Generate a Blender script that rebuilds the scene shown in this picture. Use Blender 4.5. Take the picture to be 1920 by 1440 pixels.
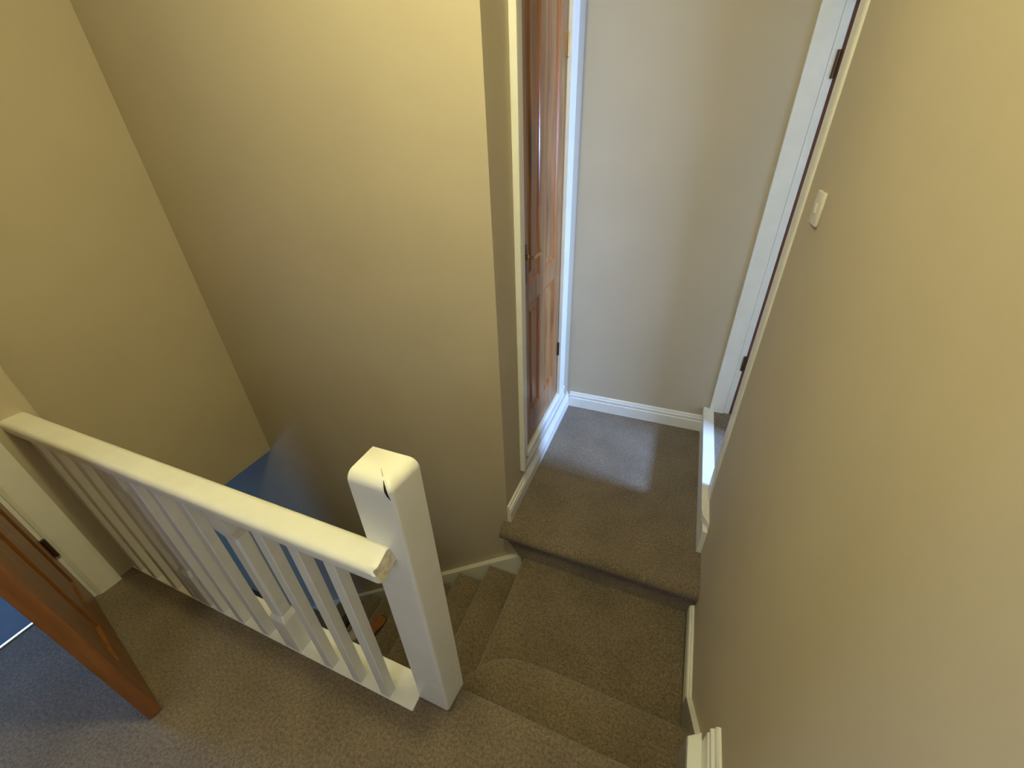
import bpy, bmesh, math, random
from mathutils import Matrix, Vector
random.seed(7)
S = bpy.context.scene
COL = S.collection
for o in list(bpy.data.objects):
    bpy.data.objects.remove(o)

# ------------------------------------------------------------------ camera
def look():
    px, py, rz = math.radians(57.8222), math.radians(-2.0409), math.radians(22.9858)
    return Matrix.Rotation(rz, 4, 'Z') @ Matrix.Rotation(px, 4, 'X') @ Matrix.Rotation(py, 4, 'Z')
cam_d = bpy.data.cameras.new('camera')
cam = bpy.data.objects.new('camera', cam_d)
COL.objects.link(cam)
cam.matrix_world = Matrix.Translation((0, 0, 1.6)) @ look()
cam_d.sensor_fit = 'HORIZONTAL'
cam_d.sensor_width = 36.0
cam_d.lens = 36.0 * 774.53 / 1920.0
cam_d.clip_start = 0.02
S.camera = cam

# ------------------------------------------------------------------ world, view and lights
W = bpy.data.worlds.new('world'); S.world = W; W.use_nodes = True
W.node_tree.nodes['Background'].inputs[0].default_value = (0.55, 0.70, 1.0, 1)
W.node_tree.nodes['Background'].inputs[1].default_value = 0.10
S.view_settings.view_transform = 'Standard'
S.view_settings.look = 'None'
S.view_settings.gamma = 1.0
S.view_settings.use_curve_mapping = False
S.view_settings.exposure = 0.0

def lamp(name, loc, power, color, radius):
    d = bpy.data.lights.new(name, 'POINT'); d.energy = power; d.color = color; d.shadow_soft_size = radius
    o = bpy.data.objects.new(name, d); o.location = loc; COL.objects.link(o); return o
def area(name, loc, target, sx, sy, power, color):
    d = bpy.data.lights.new(name, 'AREA'); d.shape = 'RECTANGLE'; d.size = sx; d.size_y = sy
    d.energy = power; d.color = color
    o = bpy.data.objects.new(name, d); o.location = loc; COL.objects.link(o)
    o.rotation_euler = (Vector(target) - Vector(loc)).to_track_quat('-Z', 'Y').to_euler(); return o
WARM = (1.0, 0.92, 0.45)
SKY = (0.33, 0.55, 1.08)
lamp('landing_lamp', (-0.50, 0.43, 2.47), 42, WARM, 0.06)
area('daylight_right_room', (2.30, 1.54, 1.44), (0.0, 2.00, -0.19), 0.30, 0.30, 165, SKY)
area('daylight_left_room', (-4.3, -0.25, 1.5), (-1.9, 0.0, 0.2), 1.0, 1.0, 70, (0.20, 0.44, 1.06))
area('daylight_hall', (-3.62, -0.85, -1.75), (-2.3, 1.3, -1.7), 0.42, 0.8, 11, (0.24, 0.50, 1.06))
area('daylight_behind', (-0.25, -1.72, 1.55), (-0.5, 0.6, 0.5), 0.9, 1.2, 10.5, (0.60, 0.76, 1.06))

# ------------------------------------------------------------------ materials
def mat(name, color, rough=0.6, spec=0.5, metal=0.0):
    m = bpy.data.materials.new(name); m.use_nodes = True
    b = m.node_tree.nodes['Principled BSDF']
    b.inputs['Base Color'].default_value = (*color, 1); b.inputs['Roughness'].default_value = rough
    b.inputs['Metallic'].default_value = metal; b.inputs['Specular IOR Level'].default_value = spec
    return m, m.node_tree, b
def noise_to(m, nt, b, scale, c1, c2, bump=0.0, dist=0.002, detail=4, stretch=(1, 1, 1), bscale=None):
    N = nt.nodes; L = nt.links
    tc = N.new('ShaderNodeTexCoord'); mp = N.new('ShaderNodeMapping'); mp.inputs['Scale'].default_value = stretch
    L.new(tc.outputs['Object'], mp.inputs[0])
    n = N.new('ShaderNodeTexNoise'); n.inputs['Scale'].default_value = scale; n.inputs['Detail'].default_value = detail
    L.new(mp.outputs[0], n.inputs['Vector'])
    r = N.new('ShaderNodeValToRGB'); r.color_ramp.elements[0].position = 0.3; r.color_ramp.elements[1].position = 0.7
    r.color_ramp.elements[0].color = (*c1, 1); r.color_ramp.elements[1].color = (*c2, 1)
    L.new(n.outputs['Fac'], r.inputs[0]); L.new(r.outputs[0], b.inputs['Base Color'])
    if bump:
        n2 = N.new('ShaderNodeTexNoise'); n2.inputs['Scale'].default_value = bscale or scale; n2.inputs['Detail'].default_value = 3
        L.new(mp.outputs[0], n2.inputs['Vector'])
        bp = N.new('ShaderNodeBump'); bp.inputs['Strength'].default_value = bump; bp.inputs['Distance'].default_value = dist
        L.new(n2.outputs['Fac'], bp.inputs['Height']); L.new(bp.outputs[0], b.inputs['Normal'])
    return r

def m_wall(name, c):
    m, nt, b = mat(name, c, 0.62, 0.3)
    noise_to(m, nt, b, 3.0, tuple(x * 0.97 for x in c), tuple(min(1, x * 1.03) for x in c), 0.12, 0.001, 3, (1, 1, 1), 220)
    return m
WALL = m_wall('wall_paint', (0.52, 0.45, 0.335))
CEIL = m_wall('ceiling_paint', (0.82, 0.80, 0.75))
def m_gloss():
    m, nt, b = mat('white_gloss', (0.85, 0.84, 0.78), 0.28, 0.5)
    noise_to(m, nt, b, 14.0, (0.82, 0.81, 0.74), (0.87, 0.86, 0.80), 0.10, 0.0015, 3, (1, 1, 1), 60)
    return m
GLOSS = m_gloss()
def m_raw():
    m, nt, b = mat('chipped_paint', (0.5, 0.45, 0.36), 0.8, 0.2)
    noise_to(m, nt, b, 90.0, (0.42, 0.37, 0.29), (0.70, 0.65, 0.55), 0.6, 0.002, 5)
    return m
CHIP = m_raw()
def m_carpet():
    c = (0.205, 0.160, 0.108)
    m, nt, b = mat('carpet', c, 1.0, 0.05)
    N = nt.nodes; L = nt.links
    tc = N.new('ShaderNodeTexCoord')
    n1 = N.new('ShaderNodeTexNoise'); n1.inputs['Scale'].default_value = 420; n1.inputs['Detail'].default_value = 2
    n2 = N.new('ShaderNodeTexNoise'); n2.inputs['Scale'].default_value = 5; n2.inputs['Detail'].default_value = 4
    n3 = N.new('ShaderNodeTexNoise'); n3.inputs['Scale'].default_value = 110; n3.inputs['Detail'].default_value = 3
    for n in (n1, n2, n3): L.new(tc.outputs['Object'], n.inputs['Vector'])
    r1 = N.new('ShaderNodeValToRGB')
    r1.color_ramp.elements[0].position = 0.32; r1.color_ramp.elements[0].color = (c[0]*.55, c[1]*.55, c[2]*.55, 1)
    r1.color_ramp.elements[1].position = 0.68; r1.color_ramp.elements[1].color = (c[0]*1.45, c[1]*1.45, c[2]*1.45, 1)
    L.new(n1.outputs['Fac'], r1.inputs[0])
    r2 = N.new('ShaderNodeValToRGB')
    r2.color_ramp.elements[0].position = 0.35; r2.color_ramp.elements[0].color = (.88, .88, .88, 1)
    r2.color_ramp.elements[1].position = 0.65; r2.color_ramp.elements[1].color = (1.1, 1.1, 1.1, 1)
    L.new(n2.outputs['Fac'], r2.inputs[0])
    r3 = N.new('ShaderNodeValToRGB')
    r3.color_ramp.elements[0].position = 0.35; r3.color_ramp.elements[0].color = (.74, .74, .74, 1)
    r3.color_ramp.elements[1].position = 0.65; r3.color_ramp.elements[1].color = (1.22, 1.22, 1.22, 1)
    L.new(n3.outputs['Fac'], r3.inputs[0])
    x = N.new('ShaderNodeMix'); x.data_type = 'RGBA'; x.blend_type = 'MULTIPLY'; x.inputs[0].default_value = 1
    L.new(r1.outputs[0], x.inputs[6]); L.new(r2.outputs[0], x.inputs[7])
    y = N.new('ShaderNodeMix'); y.data_type = 'RGBA'; y.blend_type = 'MULTIPLY'; y.inputs[0].default_value = 1
    L.new(x.outputs[2], y.inputs[6]); L.new(r3.outputs[0], y.inputs[7])
    L.new(y.outputs[2], b.inputs['Base Color'])
    bp = N.new('ShaderNodeBump'); bp.inputs['Strength'].default_value = 0.8; bp.inputs['Distance'].default_value = 0.004
    L.new(n1.outputs['Fac'], bp.inputs['Height']); L.new(bp.outputs[0], b.inputs['Normal'])
    b.inputs['Sheen Weight'].default_value = 0.25; b.inputs['Sheen Roughness'].default_value = 0.5
    return m
CARPET = m_carpet()
def m_pine(name, c_lo, c_hi, c_dark, axis_scale, rough=0.25):
    m, nt, b = mat(name, c_hi, rough, 0.5)
    N = nt.nodes; L = nt.links
    tc = N.new('ShaderNodeTexCoord'); mp = N.new('ShaderNodeMapping'); mp.inputs['Scale'].default_value = axis_scale
    L.new(tc.outputs['Object'], mp.inputs[0])
    n = N.new('ShaderNodeTexNoise'); n.inputs['Scale'].default_value = 3.2; n.inputs['Detail'].default_value = 6
    n.inputs['Distortion'].default_value = 0.6
    L.new(mp.outputs[0], n.inputs['Vector'])
    r = N.new('ShaderNodeValToRGB'); e = r.color_ramp.elements
    e[0].position = 0.30; e[0].color = (*c_lo, 1); e[1].position = 0.62; e[1].color = (*c_hi, 1)
    L.new(n.outputs['Fac'], r.inputs[0])
    # knots: long dark drops where a coarse cell noise peaks
    mp2 = N.new('ShaderNodeMapping'); mp2.inputs['Scale'].default_value = tuple(v * 0.55 for v in axis_scale)
    L.new(tc.outputs['Object'], mp2.inputs[0])
    v = N.new('ShaderNodeTexVoronoi'); v.inputs['Scale'].default_value = 1.6
    L.new(mp2.outputs[0], v.inputs['Vector'])
    r2 = N.new('ShaderNodeValToRGB'); r2.color_ramp.elements[0].position = 0.06; r2.color_ramp.elements[0].color = (1, 1, 1, 1)
    r2.color_ramp.elements[1].position = 0.17; r2.color_ramp.elements[1].color = (0, 0, 0, 1)
    L.new(v.outputs['Distance'], r2.inputs[0])
    x = N.new('ShaderNodeMix'); x.data_type = 'RGBA'
    L.new(r2.outputs[0], x.inputs[0]); L.new(r.outputs[0], x.inputs[6]); x.inputs[7].default_value = (*c_dark, 1)
    L.new(x.outputs[2], b.inputs['Base Color'])
    b.inputs['Coat Weight'].default_value = 0.12; b.inputs['Coat Roughness'].default_value = 0.15
    return m
PINE = m_pine('varnished_pine', (0.22, 0.085, 0.024), (0.38, 0.175, 0.058), (0.09, 0.03, 0.012), (9, 9, 0.9), 0.34)
PINE_MOULD = m_pine('pine_moulding', (0.26, 0.075, 0.018), (0.42, 0.15, 0.04), (0.13, 0.04, 0.02), (9, 9, 0.9))
PINE_L = m_pine('orange_pine', (0.15, 0.050, 0.010), (0.24, 0.092, 0.022), (0.18, 0.06, 0.02), (9, 9, 0.9), 0.4)
DARKPINE = m_pine('dark_door_edge', (0.10, 0.035, 0.018), (0.17, 0.07, 0.035), (0.06, 0.02, 0.01), (9, 9, 0.9), 0.5)
BRASS, _, _ = mat('aged_brass', (0.55, 0.40, 0.20), 0.25, 0.5, 1.0)
HINGE, _, _ = mat('dark_hinge', (0.10, 0.06, 0.04), 0.4, 0.5, 0.7)
STEEL, _, _ = mat('threshold_metal', (0.72, 0.74, 0.76), 0.3, 0.5, 0.9)
PLASTIC, _, _ = mat('switch_plastic', (0.72, 0.68, 0.60), 0.35, 0.5)
DARK, _, _ = mat('dark_split', (0.035, 0.022, 0.014), 0.9, 0.1)
def m_vinyl():
    m, nt, b = mat('vinyl_floor', (0.14, 0.16, 0.175), 0.65, 0.25)
    noise_to(m, nt, b, 8.0, (0.080, 0.080, 0.072), (0.098, 0.096, 0.086)); return m
VINYL = m_vinyl()
def m_simple(name, c, rough):
    m, nt, b = mat(name, c, rough, 0.4)
    noise_to(m, nt, b, 30.0, tuple(x * .8 for x in c), tuple(min(1, x * 1.15) for x in c), 0.3, 0.001, 4); return m
LEATHER_O = m_simple('tan_leather', (0.30, 0.11, 0.04), 0.5)
LEATHER_D = m_simple('charcoal_fabric', (0.06, 0.06, 0.065), 0.8)
LEATHER_R = m_simple('dark_red_fabric', (0.16, 0.035, 0.03), 0.8)
SOLE = m_simple('pale_rubber', (0.62, 0.55, 0.54), 0.6)

# ------------------------------------------------------------------ helpers
def link(name, bm, m, parent=None, loc=None, smooth=False, mats=None):
    me = bpy.data.meshes.new(name)
    bmesh.ops.recalc_face_normals(bm, faces=bm.faces)
    if smooth:
        for f in bm.faces: f.smooth = True
    bm.to_mesh(me); bm.free()
    for k in (mats or [m]): me.materials.append(k)
    if smooth:
        try: me.set_sharp_from_angle(angle=math.radians(40))
        except Exception: pass
    o = bpy.data.objects.new(name, me); COL.objects.link(o)
    if loc: o.location = loc
    if parent:
        o.parent = parent
        if not loc: o.matrix_parent_inverse = parent.matrix_basis.inverted()
    return o
def empty(name, loc=(0, 0, 0), rz=0):
    o = bpy.data.objects.new(name, None); o.location = loc; o.rotation_euler = (0, 0, rz); o.empty_display_size = 0.05
    COL.objects.link(o); return o
def tag(o, label=None, cat=None, group=None, kind=None):
    for k, v in (('label', label), ('category', cat), ('group', group), ('kind', kind)):
        if v: o[k] = v
    return o
def box(bm, x0, x1, y0, y1, z0, z1, bev=0.0, seg=2):
    r = bmesh.ops.create_cube(bm, size=1.0)
    vs = r['verts']
    for v in vs:
        v.co = Vector(((x0 + x1) / 2 + v.co.x * (x1 - x0), (y0 + y1) / 2 + v.co.y * (y1 - y0), (z0 + z1) / 2 + v.co.z * (z1 - z0)))
    if bev:
        es = list({e for v in vs for e in v.link_edges})
        bmesh.ops.bevel(bm, geom=es, offset=bev, segments=seg, affect='EDGES', profile=0.5)
    return bm
def B(x0, x1, y0, y1, z0, z1, bev=0.0, seg=2):
    return box(bmesh.new(), x0, x1, y0, y1, z0, z1, bev, seg)
def prism(pts, origin, u, v, w, length, bm=None):
    """2-D profile pts in the (u,v) plane swept along w by length."""
    bm = bm or bmesh.new()
    o = Vector(origin); u = Vector(u); v = Vector(v); w = Vector(w)
    a = [bm.verts.new(o + u * p[0] + v * p[1]) for p in pts]
    b = [bm.verts.new(o + u * p[0] + v * p[1] + w * length) for p in pts]
    n = len(pts)
    bm.faces.new(a); bm.faces.new(list(reversed(b)))
    for i in range(n):
        bm.faces.new((a[i], b[i], b[(i + 1) % n], a[(i + 1) % n]))
    return bm
def skirt_profile(h, t=0.020):
    return [(0, 0), (t, 0), (t, h * .62), (t * .72, h * .66), (t * .78, h * .74), (t * .95, h * .77), (t * .9, h * .83),
            (t * .55, h * .87), (t * .5, h * .96), (t * .3, h), (0, h)]
def struct(name, bm, m, smooth=False, label=None):
    o = link(name, bm, m, smooth=smooth); o['kind'] = 'structure'
    return o
def lathe(bm, pts, c, axis='z', n=20):
    """pts (radius, height) spun about the axis through c"""
    rings = []
    for r, h in pts:
        ring = []
        for i in range(n):
            a = 2 * math.pi * i / n
            p = {'z': (r * math.cos(a), r * math.sin(a), h), 'x': (h, r * math.cos(a), r * math.sin(a)),
                 'y': (r * math.cos(a), h, r * math.sin(a))}[axis]
            ring.append(bm.verts.new(Vector(c) + Vector(p)))
        rings.append(ring)
    for a, b in zip(rings, rings[1:]):
        for i in range(n): bm.faces.new((a[i], a[(i + 1) % n], b[(i + 1) % n], b[i]))
    bm.faces.new(rings[0]); bm.faces.new(list(reversed(rings[-1])))
    return bm

def slab(outline, ztop, zbot, r=0.018, seg=4):
    bm = bmesh.new()
    a = [bm.verts.new((x, y, ztop)) for x, y in outline]
    f = bm.faces.new(a)
    ex = bmesh.ops.extrude_face_region(bm, geom=[f])
    vs = [g for g in ex['geom'] if isinstance(g, bmesh.types.BMVert)]
    for v in vs: v.co.z = zbot
    es = [e for e in bm.edges if abs(e.verts[0].co.z - ztop) < 1e-6 and abs(e.verts[1].co.z - ztop) < 1e-6]
    bmesh.ops.bevel(bm, geom=es, offset=r, segments=seg, affect='EDGES', profile=0.5)
    return bm

ZC = 2.66            # ceiling height above the landing
XR = 0.33            # right wall
XL = -2.01           # left wall of the landing
YB = 1.335           # wall behind the stairwell
XD = -0.62           # wall with the cupboard door
YF = 2.50            # end wall of the lower landing
ZM, ZL, H = -0.38, -0.19, 0.19

# ------------------------------------------------------------------ walls, floors, ceilings
bm = B(-4.6, XD, YB, YB + 0.10, -2.62, ZC)
box(bm, XD, -0.48, YB, YB + 0.10, -2.62, -0.26)
struct('wall_back', bm, WALL)
# cupboard wall: pieces round the door hole (y 1.60..2.21, z .09..2.07)
bm = B(XD - 0.10, XD, YB + 0.10, 1.595, ZL - 0.1, ZC)
box(bm, XD - 0.10, XD, 2.215, YF, ZL - 0.1, ZC)
box(bm, XD - 0.10, XD, 1.595, 2.215, ZL - 0.1, 0.085)
box(bm, XD - 0.10, XD, 1.595, 2.215, 2.16, ZC)
struct('wall_cupboard', bm, WALL)
struct('wall_end', B(XD - 0.10, XR + 0.115, YF, YF + 0.10, ZL - 0.1, ZC), WALL)
bm = B(XR, XR + 0.115, -1.9, 1.738, -0.6, ZC)
box(bm, XR, XR + 0.115, 1.738, YF, -0.6, -0.045)
box(bm, XR, XR + 0.115, 1.738, YF, 2.05, ZC)
struct('wall_right', bm, WALL)
# left wall of the landing with a doorway y -.45 .. .25
bm = B(XL - 0.10, XL, 0.262, 0.457, -0.2, ZC)
box(bm, XL - 0.10, XL, -1.9, -0.46, -0.2, ZC)
box(bm, XL - 0.10, XL, -0.46, 0.262, 2.02, ZC)
box(bm, -2.34, XL - 0.10, 0.357, 0.457, -0.2, ZC)
struct('wall_left', bm, WALL)
struct('wall_stairwell', B(-2.44, -2.34, 0.457, YB, -0.2, ZC), WALL)
struct('wall_front', B(-5.2, XR + 0.1, -2.0, -1.9, -0.2, ZC), WALL)
bm = B(-5.2, XR + 2.4, -2.0, YF + 0.3, ZC, ZC + 0.1)
struct('ceiling', bm, CEIL)

# upper landing floor with its rounded carpet edge beside the newel
def nose_profile(depth, h, r=0.022, over=0.018):
    """side profile of a carpeted nosing: x = outwards, y = up, top at 0"""
    pts = [(-depth, 0), (0 - r, 0)]
    for i in range(1, 8):
        a = math.pi / 2 - math.pi * i / 8
        pts.append((-r + r * math.cos(a), -r + r * math.sin(a)))
    pts += [(-r, -2 * r), (-over - 0.004, -2 * r - 0.01), (-over - 0.004, -h), (-depth, -h)]
    return pts
bm = B(XL - 0.095, -0.555, -1.9, 0.388, -0.06, 0.0)
box(bm, -0.555, 0.31, -1.9, 0.430, -0.06, 0.0)
prism(nose_profile(0.08, 0.19), (-0.437, 0.510, 0.0), (0, 1, 0), (0, 0, 1), (1, 0, 0), 0.747, bm)
struct('floor', bm, CARPET, True)
# structure below the landing on the stairwell side
struct('wall_under_landing', box(B(-2.70, -0.50, 0.39, 0.478, -2.62, -0.02), -2.70, -2.60, -1.9, 0.39, -2.62, -0.2), WALL)
# lower landing
bm = prism([(-p[0], p[1]) for p in nose_profile(0.07, 0.078, 0.038, 0.022)], (-0.640, 1.262, ZL), (0, 1, 0), (0, 0, 1), (1, 0, 0), 0.969)
prism([(-0.612, -0.250), (0.3285, -0.250), (0.3285, -0.60), (-0.505, -0.60), (-0.528, -0.392)], (0, 1.284, 0), (1, 0, 0), (0, 0, 1), (0, 1, 0), 0.049, bm)
box(bm, XD, 0.312, 1.332, YF, ZL - 0.06, ZL)
box(bm, 0.312, 0.3285, 1.332, 1.488, ZL - 0.06, ZL)
lo = struct('floor_lower_landing', bm, CARPET, True)
# room floors beyond the doors
struct('floor_left_room', B(-5.1, XL - 0.105, -1.9, 0.357, -0.2, -0.008), VINYL)
struct('floor_right_room', B(0.3565, 2.7, 1.0, 2.8, -0.044, -0.012), CARPET)
# right room shell, window hole towards +x
ROOM = m_wall('room_paint', (0.50, 0.42, 0.32))
bm = B(XR + 0.116, 2.8, 2.8, 2.9, -0.12, ZC)
box(bm, XR + 0.116, 2.8, 0.9, 1.0, -0.12, ZC)
box(bm, 2.7, 2.8, 1.0, 2.8, -0.12, ZC)
struct('wall_right_room', bm, ROOM)
bm = B(-5.2, -5.1, -1.9, 0.457, -0.2, ZC)
box(bm, -5.1, -2.34, 0.358, 0.457, -0.2, ZC)
struct('wall_left_room', bm, ROOM)
# hall below
struct('floor_hall', B(-4.7, -0.4, -1.9, YB + 0.1, -2.72, -2.62), VINYL)
struct('wall_hall', box(B(-4.7, -4.6, -1.9, YB, -2.62, -0.2), -4.6, -2.6, -2.0, -1.9, -2.62, -0.2), WALL)

# ------------------------------------------------------------------ staircase
stairs = tag(empty('staircase', (-0.1, 0.9, ZM)), 'beige carpeted stairs turning left and going down behind the white balustrade', 'stairs')
# bull-nosed step below the landing
curve = [(-0.495, 0.60), (-0.480, 0.632), (-0.456, 0.665), (-0.434, 0.688), (-0.409, 0.706), (-0.383, 0.721), (-0.355, 0.731), (-0.325, 0.737), (-0.295, 0.740), (-0.20, 0.741),
         (0.312, 0.741), (0.312, 0.49), (-0.495, 0.49)]
st = link('step', slab(curve, -H, ZM - 0.02), CARPET, stairs, smooth=True); st['label'] = 'top step with a rounded left end'
bm = slab([(-0.516, 0.49), (-0.516, 1.30), (0.312, 1.30), (0.312, 0.49)], ZM, ZM - 0.22)
st = link('step', bm, CARPET, stairs, smooth=True); st['label'] = 'wide square turning step'
GO = 0.22
for k in range(1, 11):
    x1 = -0.516 - GO * (k - 1) + 0.03; x0 = -0.516 - GO * k
    z = ZM - H * k
    link('step', slab([(x0, 0.485), (x0, 1.30), (x1, 1.30), (x1, 0.485)], z, z - 0.22, 0.02), CARPET, stairs, smooth=True)
# wall string, sloping
def zs(x): return ZM - 0.872 * (-0.516 - x) + 0.004
xa, xb = -0.520, -2.75
pts = [(xa, zs(xa)), (xb, zs(xb)), (xb, zs(xb) - 0.42), (xa, zs(xa) - 0.42)]
bm = prism(pts, (0, 1.301, 0), (1, 0, 0), (0, 0, 1), (0, 1, 0), 0.0335)
link('string_board', bm, GLOSS, stairs)
# right-hand string: level along the turning step then rising to the landing
bm = prism([(0.0, -0.38), (0.0, -0.300), (0.009, -0.300), (0.011, -0.308), (0.016, -0.308), (0.020, -0.318), (0.020, -0.38)],
           (XR - 0.0006, 0.893, 0), (-1, 0, 0), (0, 0, 1), (0, 1, 0), 0.388)
link('string_board', bm, GLOSS, stairs)
pts = [(0.893, -0.300), (0.893, -0.385), (0.60, -0.385), (0.60, -0.01)]
bm = prism(pts, (XR - 0.021, 0, 0), (0, 1, 0), (0, 0, 1), (1, 0, 0), 0.0205)
bm.normal_update()
for f in bm.faces:
    if abs(f.normal.x) > 0.9: f.material_index = 1
link('string_board', bm, GLOSS, stairs, mats=[GLOSS, CARPET])
bm = B(0.2675, 0.3085, 0.512, 0.646, -0.19, -0.004)
link('side_block', bm, CARPET, stairs)

# boxed capping and skirting along the landing's right wall
bm = slab([(0.2665, -1.9), (0.2665, 0.636), (0.3065, 0.660), (0.3065, -1.9)], 0.020, -0.0035, 0.003, 2)
tag(link('trim_1', bm, GLOSS), kind='structure')
bm = prism(skirt_profile(0.15, 0.024), (XR, -1.9, 0.0), (-1, 0, 0), (0, 0, 1), (0, 1, 0), 2.535)
tag(link('baseboard_right', bm, GLOSS), kind='structure')

# lower landing skirtings
bm = prism(skirt_profile(0.112), (XD, YB + 0.003, ZL), (1, 0, 0), (0, 0, 1), (0, 1, 0), YF - YB - 0.003)
tag(link('baseboard_cupboard_side', bm, GLOSS), kind='structure')
bm = prism(skirt_profile(0.118), (XD + 0.021, YF, ZL), (0, -1, 0), (0, 0, 1), (1, 0, 0), 0.909)
tag(link('baseboard_end', bm, GLOSS), kind='structure')
bm = prism([(0, 0), (0.022, 0), (0.022, 0.150), (0, 0.150)], (XR, 1.49, ZL), (-1, 0, 0), (0, 0, 1), (0, 1, 0), YF - 1.49)
tag(link('baseboard_right_lower', bm, GLOSS), kind='structure')
# pointed capping that becomes the raised door sill
bm = bmesh.new()
out = [(0.331, 1.505), (0.300, 1.560), (0.296, 1.60), (0.296, YF - 0.002), (0.356, YF - 0.002), (0.356, 1.765), (0.331, 1.737)]
a = [bm.verts.new((x, y, -0.002)) for x, y in out]; f = bm.faces.new(a)
ex = bmesh.ops.extrude_face_region(bm, geom=[f])
for g in ex['geom']:
    if isinstance(g, bmesh.types.BMVert): g.co.z = -0.038
tag(link('trim_2', bm, GLOSS), kind='structure')

# ------------------------------------------------------------------ balustrade
bal = tag(empty('balustrade', (-1.25, 0.42, 0)), 'white painted balustrade with square newel post along the landing edge', 'balustrade')
bm = B(XL, -0.555, 0.388, 0.490, -0.19, 0.004, 0.003, 2)
link('base_board', bm, GLOSS, bal)
# newel post with a worn rounded top
bm = bmesh.new()
NX0, NX1, NY0, NY1, NZ = -0.555, -0.437, 0.430, 0.520, 1.018
RT, RC = 0.023, 0.010
def newel_ring(d, z, e=0.0):
    rc = max(RC - d * 0.45, 0.004)
    x1, y0 = NX1 - d, NY0 + d
    x0, y1 = NX0 + e, NY1 - e
    pts = [(x0, y1), (x0, y0 + 0.003), (x0 + 0.003, y0)]
    for i in range(7):
        a = -math.pi / 2 + math.pi / 2 * i / 6
        pts.append((x1 - 0.008 - rc + rc * math.cos(a), y0 + rc + rc * math.sin(a)))
    pts += [(x1, y1 - 0.003), (x1 - 0.003, y1)]
    return [bm.verts.new((x, y, z)) for x, y in pts]
rings = [newel_ring(0, 0.0045), newel_ring(0, NZ - RT - 0.02)]
for i in range(0, 9):
    a = math.pi / 2 * i / 8
    rings.append(newel_ring(RT * (1 - math.cos(a)), NZ - RT + RT * math.sin(a), 0.003 * (1 - math.cos(a))))
for a, b in zip(rings, rings[1:]):
    for k in range(len(a)): bm.faces.new((a[k], a[(k + 1) % len(a)], b[(k + 1) % len(a)], b[k]))
bm.faces.new(rings[0]); bm.faces.new(list(reversed(rings[-1])))
nw = link('newel_post', bm, GLOSS, bal, smooth=True)
# split in the paint at the front corner of the top
def sliver(pts, widths, n=6):
    bm = bmesh.new(); rings = []
    for i, (p, w) in enumerate(zip(pts, widths)):
        p = Vector(p); t = (Vector(pts[min(i + 1, len(pts) - 1)]) - Vector(pts[max(i - 1, 0)])).normalized()
        a = t.orthogonal().normalized(); b = t.cross(a)
        rings.append([bm.verts.new(p + (a * math.cos(2 * math.pi * k / n) + b * math.sin(2 * math.pi * k / n)) * w) for k in range(n)])
    for r, s in zip(rings, rings[1:]):
        for k in range(n): bm.faces.new((r[k], r[(k + 1) % n], s[(k + 1) % n], s[k]))
    bm.faces.new(rings[0]); bm.faces.new(list(reversed(rings[-1])))
    return bm
CRACK = [(-0.4925, 0.4670, 1.0181), (-0.4772, 0.4512, 1.0178), (-0.4671, 0.4405, 1.0138), (-0.4615, 0.4341, 1.0073), (-0.4585, 0.4312, 1.0005), (-0.4560, 0.4304, 0.9900), (-0.4520, 0.4304, 0.9780)]
ck = link('paint_split', sliver(CRACK, [0.0003, 0.0006, 0.0010, 0.0026, 0.0034, 0.0026, 0.0005]), DARK, nw)
ck['label'] = 'dark split in the paint'
# handrail
def rrect(w, h, r, n=5):
    pts = []
    for cx, cy, a0 in ((w - r, h - r, 0), (r, h - r, 90), (r, r, 180), (w - r, r, 270)):
        for i in range(n + 1):
            a = math.radians(a0 + 90 * i / n); pts.append((cx + r * math.cos(a), cy + r * math.sin(a)))
    return pts
RY0, RY1, RZ0, RZ1, RX = 0.3650, 0.4380, 0.767, 0.816, -0.488
prof = rrect(RY1 - RY0, RZ1 - RZ0, 0.016)
bm = bmesh.new()
stations = [XL, -1.6, -1.2, -0.8, RX - 0.020, RX - 0.006, RX]
rings = []
for i, x in enumerate(stations):
    ring = []
    for py, pz in prof:
        k = 0.0
        if i >= 4: k = -0.20 * (pz - 0.04) + 0.004 * math.sin(pz * 260 + py * 90)     # the cut end leans and is uneven
        s = 1.0 if i < 6 else 0.90
        cy, cz = (RY1 - RY0) / 2, (RZ1 - RZ0) / 2
        ring.append(bm.verts.new((x + k, RY0 + cy + (py - cy) * s, RZ0 + cz + (pz - cz) * s)))
    rings.append(ring)
n = len(prof)
for a, b in zip(rings, rings[1:]):
    for k in range(n): bm.faces.new((a[k], a[(k + 1) % n], b[(k + 1) % n], b[k]))
bm.faces.new(rings[0]); ef = bm.faces.new(list(reversed(rings[-1]))); ef.material_index = 1
rail = link('handrail', bm, GLOSS, bal, smooth=True, mats=[GLOSS, CHIP])
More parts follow.
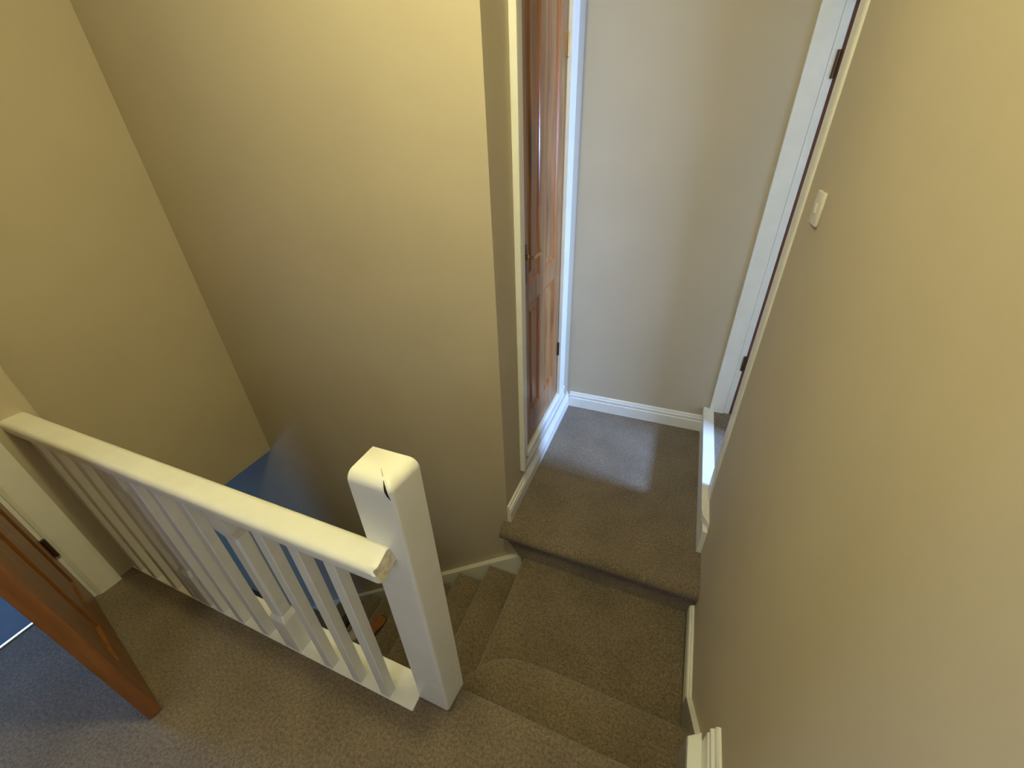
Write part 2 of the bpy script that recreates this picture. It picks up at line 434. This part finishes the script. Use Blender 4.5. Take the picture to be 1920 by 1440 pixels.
# balusters: plain square ones and two thicker stop-chamfered ones
def plain_bal():
    return box(bmesh.new(), -0.0175, 0.0175, 0, 0.032, 0, RZ0 + 0.002, 0.002, 1)
def thick_bal():
    bm = bmesh.new(); rings = []
    hw = 0.035
    for z, w, c in ((0, hw, .001), (0.190, hw, .001), (0.215, 0.025, .006), (0.615, 0.025, .006), (0.655, hw, .001), (RZ0 + 0.002, hw, .001)):
        yc = 0.029
        wy = w * 0.84
        r = []
        for sx, sy in ((1, 1), (-1, 1), (-1, -1), (1, -1)):
            pa = (sx * w, yc + sy * (wy - c)); pb = (sx * (w - c), yc + sy * wy)
            for p in ((pa, pb) if sx * sy > 0 else (pb, pa)): r.append(bm.verts.new((p[0], p[1], z)))
        rings.append(r)
    for a, b in zip(rings, rings[1:]):
        for k in range(8): bm.faces.new((a[k], a[(k + 1) % 8], b[(k + 1) % 8], b[k]))
    bm.faces.new(rings[0]); bm.faces.new(list(reversed(rings[-1])))
    return bm
BY = 0.3905
p0 = None; t0 = None
for x, thick in ((-0.662, 0), (-0.779, 0), (-0.903, 0), (-1.066, 1), (-1.206, 0), (-1.335, 0), (-1.446, 0), (-1.540, 1), (-1.606, 0), (-1.724, 0), (-1.858, 0), (-1.965, 0)):
    src = t0 if thick else p0
    if src is None:
        o = link('baluster', thick_bal() if thick else plain_bal(), GLOSS, None)
        if thick: t0 = o
        else: p0 = o
    else:
        o = src.copy(); COL.objects.link(o)
    o.parent = bal; o.matrix_parent_inverse = bal.matrix_basis.inverted()
    o.location = (x, BY, 0.002)
    if thick: o['label'] = 'thicker baluster with chamfered middle'

# ------------------------------------------------------------------ closed cupboard door (door_1)
d1 = tag(empty('door_1', (XD, 1.9, 0.0)), kind='structure')
DY0, DY1, DZ0, DZ1 = 1.602, 2.208, 0.094, 2.150
XF = XD - 0.004       # face of the leaf
leaf = link('door_leaf', None or B(XF - 0.035, XF - 0.010, DY0, DY1, DZ0, DZ1), PINE, d1)
leaf['label'] = 'knotty varnished pine door leaf with four panels'
def member(name, y0, y1, z0, z1, par, m=PINE, x0=None, x1=None, bev=0.002):
    return link(name, B(x0 if x0 is not None else XF - 0.012, x1 if x1 is not None else XF, y0, y1, z0, z1, bev, 1), m, par)
ST, MU = 0.095, 0.088
ym = (DY0 + DY1) / 2
ZU, ZLo = 0.985, 0.885      # bottom of the upper panels, top of the lower panels
for n_, a in (('stile', (DY0, DY0 + ST, DZ0, DZ1)), ('stile', (DY1 - ST, DY1, DZ0, DZ1)), ('muntin', (ym - MU / 2, ym + MU / 2, DZ0 + .17, ZLo)), ('muntin', (ym - MU / 2, ym + MU / 2, ZU, DZ1 - .10)),
              ('top_rail', (DY0 + ST, DY1 - ST, DZ1 - 0.10, DZ1)), ('lock_rail', (DY0 + ST, DY1 - ST, ZLo, ZU)),
              ('bottom_rail', (DY0 + ST, DY1 - ST, DZ0, DZ0 + 0.17))):
    member(n_, *a, leaf)
def moulding(y0, y1, z0, z1, x, par, w=0.016, m=None, nx=1, ax='y'):
    """mitred quarter moulding round a panel, with a raised field inside"""
    bm = bmesh.new()
    prof = [(0, 0.0), (0.25, -0.001), (0.5, -0.004), (0.75, -0.009), (1.0, -0.0105)]
    rings = []
    for t, dx in prof:
        o_ = t * w
        rings.append([bm.verts.new((x + dx, a, b)) for a, b in ((y0 + o_, z0 + o_), (y1 - o_, z0 + o_), (y1 - o_, z1 - o_), (y0 + o_, z1 - o_))])
    for a, b in zip(rings, rings[1:]):
        for k in range(4): bm.faces.new((a[k], a[(k + 1) % 4], b[(k + 1) % 4], b[k]))
    link('panel_moulding', bm, m or PINE_MOULD, par)
    # raised field
    bm = bmesh.new(); rings = []
    for off, dx in ((w, -0.0105), (w + 0.022, -0.0100), (w + 0.034, -0.004), (w + 0.037, -0.003)):
        rings.append([bm.verts.new((x + dx, a, b)) for a, b in ((y0 + off, z0 + off), (y1 - off, z0 + off), (y1 - off, z1 - off), (y0 + off, z1 - off))])
    for a, b in zip(rings, rings[1:]):
        for k in range(4): bm.faces.new((a[k], a[(k + 1) % 4], b[(k + 1) % 4], b[k]))
    bm.faces.new(rings[-1])
    link('panel', bm, PINE if m is None else m, par)
for (a, b) in ((DY0 + ST, ym - MU / 2), (ym + MU / 2, DY1 - ST)):
    moulding(a, b, ZU, DZ1 - 0.10, XF, leaf)
    moulding(a, b, DZ0 + 0.17, ZLo, XF, leaf)
# frame round the leaf, standing proud of the wall
fr = 0.594
frm = [(B(XD, -0.593, 1.532, 1.560, 0.0, 2.23, 0.003, 2)), (B(XD, -0.600, 1.560, 1.600, 0.0, 2.23, 0.002, 1))]
for q in frm: link('architrave', q, GLOSS, d1)
bm = prism([(0, 0), (0.018, 0), (0.020, 0.02), (0.016, 0.03), (0.018, 0.06), (0.020, 0.10), (0.012, 0.125), (0, 0.125)],
           (XD, 2.214, 0.0), (1, 0, 0), (0, 1, 0), (0, 0, 1), 2.23)
link('architrave', bm, GLOSS, d1)
bm = prism([(0, 0), (0.018, 0), (0.020, 0.02), (0.016, 0.03), (0.016, 0.055), (0.020, 0.07), (0.020, 0.085), (0.010, 0.095), (0, 0.095)],
           (XD, 1.560, -0.02), (1, 0, 0), (0, 0, 1), (0, 1, 0), 0.78)
bm2 = bm
link('sill', bm2, GLOSS, d1)
link('architrave', B(XD, -0.601, 1.600, 2.214, 2.156, 2.23, 0.002, 1), GLOSS, d1)
for z in (1.84, 0.37):
    h_ = bmesh.new(); lathe(h_, [(0.0055, 0), (0.0055, 0.085)], (XF + 0.006, DY1 + 0.003, z), 'z', 12)
    box(h_, XF - 0.001, XF + 0.003, DY1 - 0.004, DY1 + 0.004, z, z + 0.085)
    o = link('hinge', h_, BRASS if z > 1 else HINGE, leaf)
# lever handle on a long plate
hd = empty('door_handle', (XF, 1.655, 1.10)); hd.parent = leaf; hd.matrix_parent_inverse = leaf.matrix_basis.inverted()
link('back_plate', B(XF, XF + 0.006, 1.640, 1.672, 1.000, 1.170, 0.003, 2), HINGE, leaf).name = 'back_plate'
bm = bmesh.new()
lathe(bm, [(0.011, 0.0), (0.011, 0.012), (0.007, 0.016), (0.007, 0.040)], (XF + 0.005, 1.656, 1.120), 'x', 16)
lathe(bm, [(0.0055, -0.008), (0.0075, 0.0), (0.0065, 0.02), (0.0055, 0.05), (0.0065, 0.08), (0.0085, 0.093), (0.0085, 0.105), (0.004, 0.112)], (XF + 0.042, 1.656, 1.120), 'y', 16)
link('lever', bm, BRASS, leaf, smooth=True)
bpy.data.objects.remove(hd)

# ------------------------------------------------------------------ right doorway on the lower landing (door_2)
d2 = tag(empty('door_2', (XR, 2.1, 0.0)), kind='structure')
bm = prism([(0, 0), (0.006, 0), (0.008, 0.010), (0.008, 0.076), (0, 0.076)],
           (XR, 1.660, -0.002), (-1, 0, 0), (0, 1, 0), (0, 0, 1), 2.14)
link('architrave', bm, GLOSS, d2)
link('jamb', B(XR, 0.445, 1.739, 1.760, -0.02, 2.05, 0.001, 1), GLOSS, d2)
link('jamb', B(XR + 0.0005, 0.412, YF - 0.026, YF - 0.001, -0.02, 2.05, 0.001, 1), GLOSS, d2)
link('door_stop', B(0.4135, 0.4450, YF - 0.018, YF - 0.0005, -0.02, 2.05, 0.001, 1), GLOSS, d2)
link('head_jamb', B(XR, 0.445, 1.760, YF - 0.027, 2.02, 2.05), GLOSS, d2)
dl = link('door_leaf', B(0.0, 0.70, 0.0, 0.034, -0.015, 2.0, 0.002, 1), DARKPINE, d2, loc=(0.4470 - XR, YF - 0.012 - 2.1, 0.0))
dl.rotation_euler = (0, 0, math.radians(-41))
dl['label'] = 'dark brown wooden door leaf standing open'
for z in (1.72, 0.31):
    h_ = bmesh.new(); lathe(h_, [(0.006, 0), (0.006, 0.095)], (0.4425, YF - 0.024, z), 'z', 12)
    box(h_, 0.434, 0.4465, YF - 0.026, YF - 0.0215, z, z + 0.095)
    link('hinge', h_, HINGE, d2)

# ------------------------------------------------------------------ left doorway with its open door (door_3)
d3 = tag(empty('door_3', (XL, 0.0, 0.0)), kind='structure')
link('architrave', prism([(0, 0), (0.010, 0), (0.016, 0.012), (0.019, 0.055), (0.019, 0.082), (0, 0.082)], (XL, 0.255, 0.0), (1, 0, 0), (0, 1, 0), (0, 0, 1), 2.10), GLOSS, d3)
link('architrave', B(XL, XL + 0.019, -0.54, -0.46, 0, 2.10, 0.002, 1), GLOSS, d3)
link('architrave', B(XL, XL + 0.019, -0.46, 0.255, 2.02, 2.10, 0.002, 1), GLOSS, d3)
link('jamb', B(XL - 0.10, XL + 0.004, 0.240, 0.262, 0, 2.02, 0.001, 1), GLOSS, d3)
link('jamb', B(XL - 0.10, XL + 0.004, -0.46, -0.440, 0, 2.02, 0.001, 1), GLOSS, d3)
link('threshold_strip', B(XL - 0.106, XL - 0.094, -0.44, 0.240, -0.004, 0.006, 0.002, 1), STEEL, d3)
# leaf: hinge near (-2.00,.25), turned about 12 degrees from the x axis
ang = math.atan2(-0.152, 0.676)
piv = empty('door_leaf', (-2.004, 0.243, 0.0), ang)
piv.parent = d3; piv.matrix_parent_inverse = d3.matrix_basis.inverted()
def dpart(name, x0, x1, z0, z1, y0=-0.036, y1=0.0, m=PINE_L):
    bm = B(x0, x1, y0, y1, z0, z1, 0.0015, 1); me = bpy.data.meshes.new(name); bm.to_mesh(me); bm.free(); me.materials.append(m)
    o = bpy.data.objects.new(name, me); COL.objects.link(o); o.parent = piv; return o
DW = 0.692
dpart('stile', 0.0, 0.095, 0.008, 1.985); dpart('stile', DW - 0.095, DW, 0.008, 1.985)
dpart('muntin', DW / 2 - .045, DW / 2 + .045, 0.20, 0.80); dpart('muntin', DW / 2 - .045, DW / 2 + .045, 0.90, 1.885)
dpart('bottom_rail', 0.095, DW - 0.095, 0.008, 0.20); dpart('lock_rail', 0.095, DW - 0.095, 0.80, 0.90); dpart('top_rail', 0.095, DW - 0.095, 1.885, 1.985)
for xa_, xb_ in ((0.095, DW / 2 - .045), (DW / 2 + .045, DW - .095)):
    for za, zb in ((0.20, 0.80), (0.90, 1.885)):
        dpart('panel', xa_, xb_, za, zb, -0.026, -0.010)
        dpart('panel', xa_ + .03, xb_ - .03, za + .03, zb - .03, -0.031, -0.005)
for z in (0.27, 1.70):
    h_ = bmesh.new(); lathe(h_, [(0.007, 0), (0.007, 0.09)], (XL + 0.012, 0.2495, z), 'z', 12)
    box(h_, XL + 0.002, XL + 0.008, 0.240, 0.2545, z, z + .09)
    link('hinge', h_, HINGE, d3)

# ------------------------------------------------------------------ light switch
sw = tag(empty('light_switch', (XR, 1.465, 1.375)), 'small white square light switch on the right wall beside the doorway', 'light switch')
link('face_plate', B(XR - 0.009, XR, 1.422, 1.508, 1.332, 1.418, 0.003, 3), PLASTIC, sw, smooth=True)
bm = prism([(0, -0.0125), (0.0035, -0.0125), (0.0065, 0.0125), (0, 0.0125)], (XR - 0.009, 1.459, 1.375), (-1, 0, 0), (0, 0, 1), (0, 1, 0), 0.012)
link('rocker', bm, PLASTIC, sw)

# ------------------------------------------------------------------ shoes left on the stairs
def shoe(name, loc, rz, up, sole, L_, label, group=None, tall=0.07, par=None):
    e = tag(empty(name, loc, rz), label, 'shoe', group)
    def mk(nm, prof, m):
        bm = bmesh.new(); rings = []
        for x, w, z0, z1, yo in prof:
            r = []
            for k in range(14):
                a = 2 * math.pi * k / 14
                c, s_ = math.cos(a), math.sin(a)
                q = 0.75
                yy = math.copysign(abs(c) ** q, c) * w; zz = (z0 + z1) / 2 + math.copysign(abs(s_) ** q, s_) * (z1 - z0) / 2
                r.append(bm.verts.new((x, yo + yy, zz)))
            rings.append(r)
        for a, b in zip(rings, rings[1:]):
            for k in range(14): bm.faces.new((a[k], a[(k + 1) % 14], b[(k + 1) % 14], b[k]))
        bm.faces.new(rings[0]); bm.faces.new(list(reversed(rings[-1])))
        bmesh.ops.recalc_face_normals(bm, faces=bm.faces)
        for f in bm.faces: f.smooth = True
        me = bpy.data.meshes.new(nm); bm.to_mesh(me); bm.free(); me.materials.append(m)
        o = bpy.data.objects.new(nm, me); COL.objects.link(o); o.parent = e; return o
    t = tall
    mk('upper', [(-.5*L_, .012, .02, .05, 0), (-.47*L_, .030, .015, t*.9, 0), (-.38*L_, .036, .015, t, 0), (-.2*L_, .036, .015, t*.98, 0), (-.02*L_, .037, .015, t*.8, 0),
                 (.18*L_, .043, .015, t*.62, .003), (.34*L_, .044, .015, t*.5, .005), (.45*L_, .034, .015, t*.42, .006), (.5*L_, .012, .018, t*.3, .006)], up)
    mk('sole', [(-.515*L_, .014, 0, .020, 0), (-.48*L_, .034, 0, .024, 0), (-.2*L_, .037, 0, .022, 0), (0, .036, 0, .020, 0), (.2*L_, .047, 0, .020, .003),
                (.38*L_, .046, 0, .020, .005), (.48*L_, .034, 0, .020, .006), (.52*L_, .012, .004, .018, .006)], sole)
    # opening collar and laces
    bm = bmesh.new(); n = 18; R = []
    for k in range(n):
        a = 2 * math.pi * k / n
        cx, cy = -.27 * L_ + .15 * L_ * math.cos(a), .027 * math.sin(a)
        R.append([bm.verts.new((cx + math.cos(a) * .006 * math.cos(b), cy + math.sin(a) * .006 * math.cos(b), t * .97 + .006 * math.sin(b))) for b in (0, 1.57, 3.14, 4.71)])
    for i in range(n):
        a, b = R[i], R[(i + 1) % n]
        for k in range(4): bm.faces.new((a[k], a[(k + 1) % 4], b[(k + 1) % 4], b[k]))
    bmesh.ops.recalc_face_normals(bm, faces=bm.faces)
    me = bpy.data.meshes.new('collar'); bm.to_mesh(me); bm.free(); me.materials.append(up)
    o = bpy.data.objects.new('collar', me); COL.objects.link(o); o.parent = e
    return e
def tread_z(k): return ZM - H * k
shoe('shoe', (-1.525, 1.015, tread_z(5) + 0.001), math.radians(82), LEATHER_O, LEATHER_D, 0.19, 'tan brown leather shoe on a stair below, seen beside the newel post', tall=0.055)
shoe('trainer', (-1.525, 0.775, tread_z(5) + 0.001), math.radians(96), LEATHER_R, LEATHER_R, 0.26, 'dark red trainer on a lower stair, seen through the first balusters', tall=0.08)
shoe('slipper', (-1.735, 0.955, tread_z(6) + 0.001), math.radians(78), SOLE, LEATHER_R, 0.24, 'pale pink slipper one stair below the dark red trainer', tall=0.065)
shoe('boot', (-1.95, 1.085, tread_z(7) + 0.001), math.radians(85), LEATHER_D, LEATHER_D, 0.28, 'charcoal ankle boot on the lowest visible stair, seen between balusters', tall=0.13)
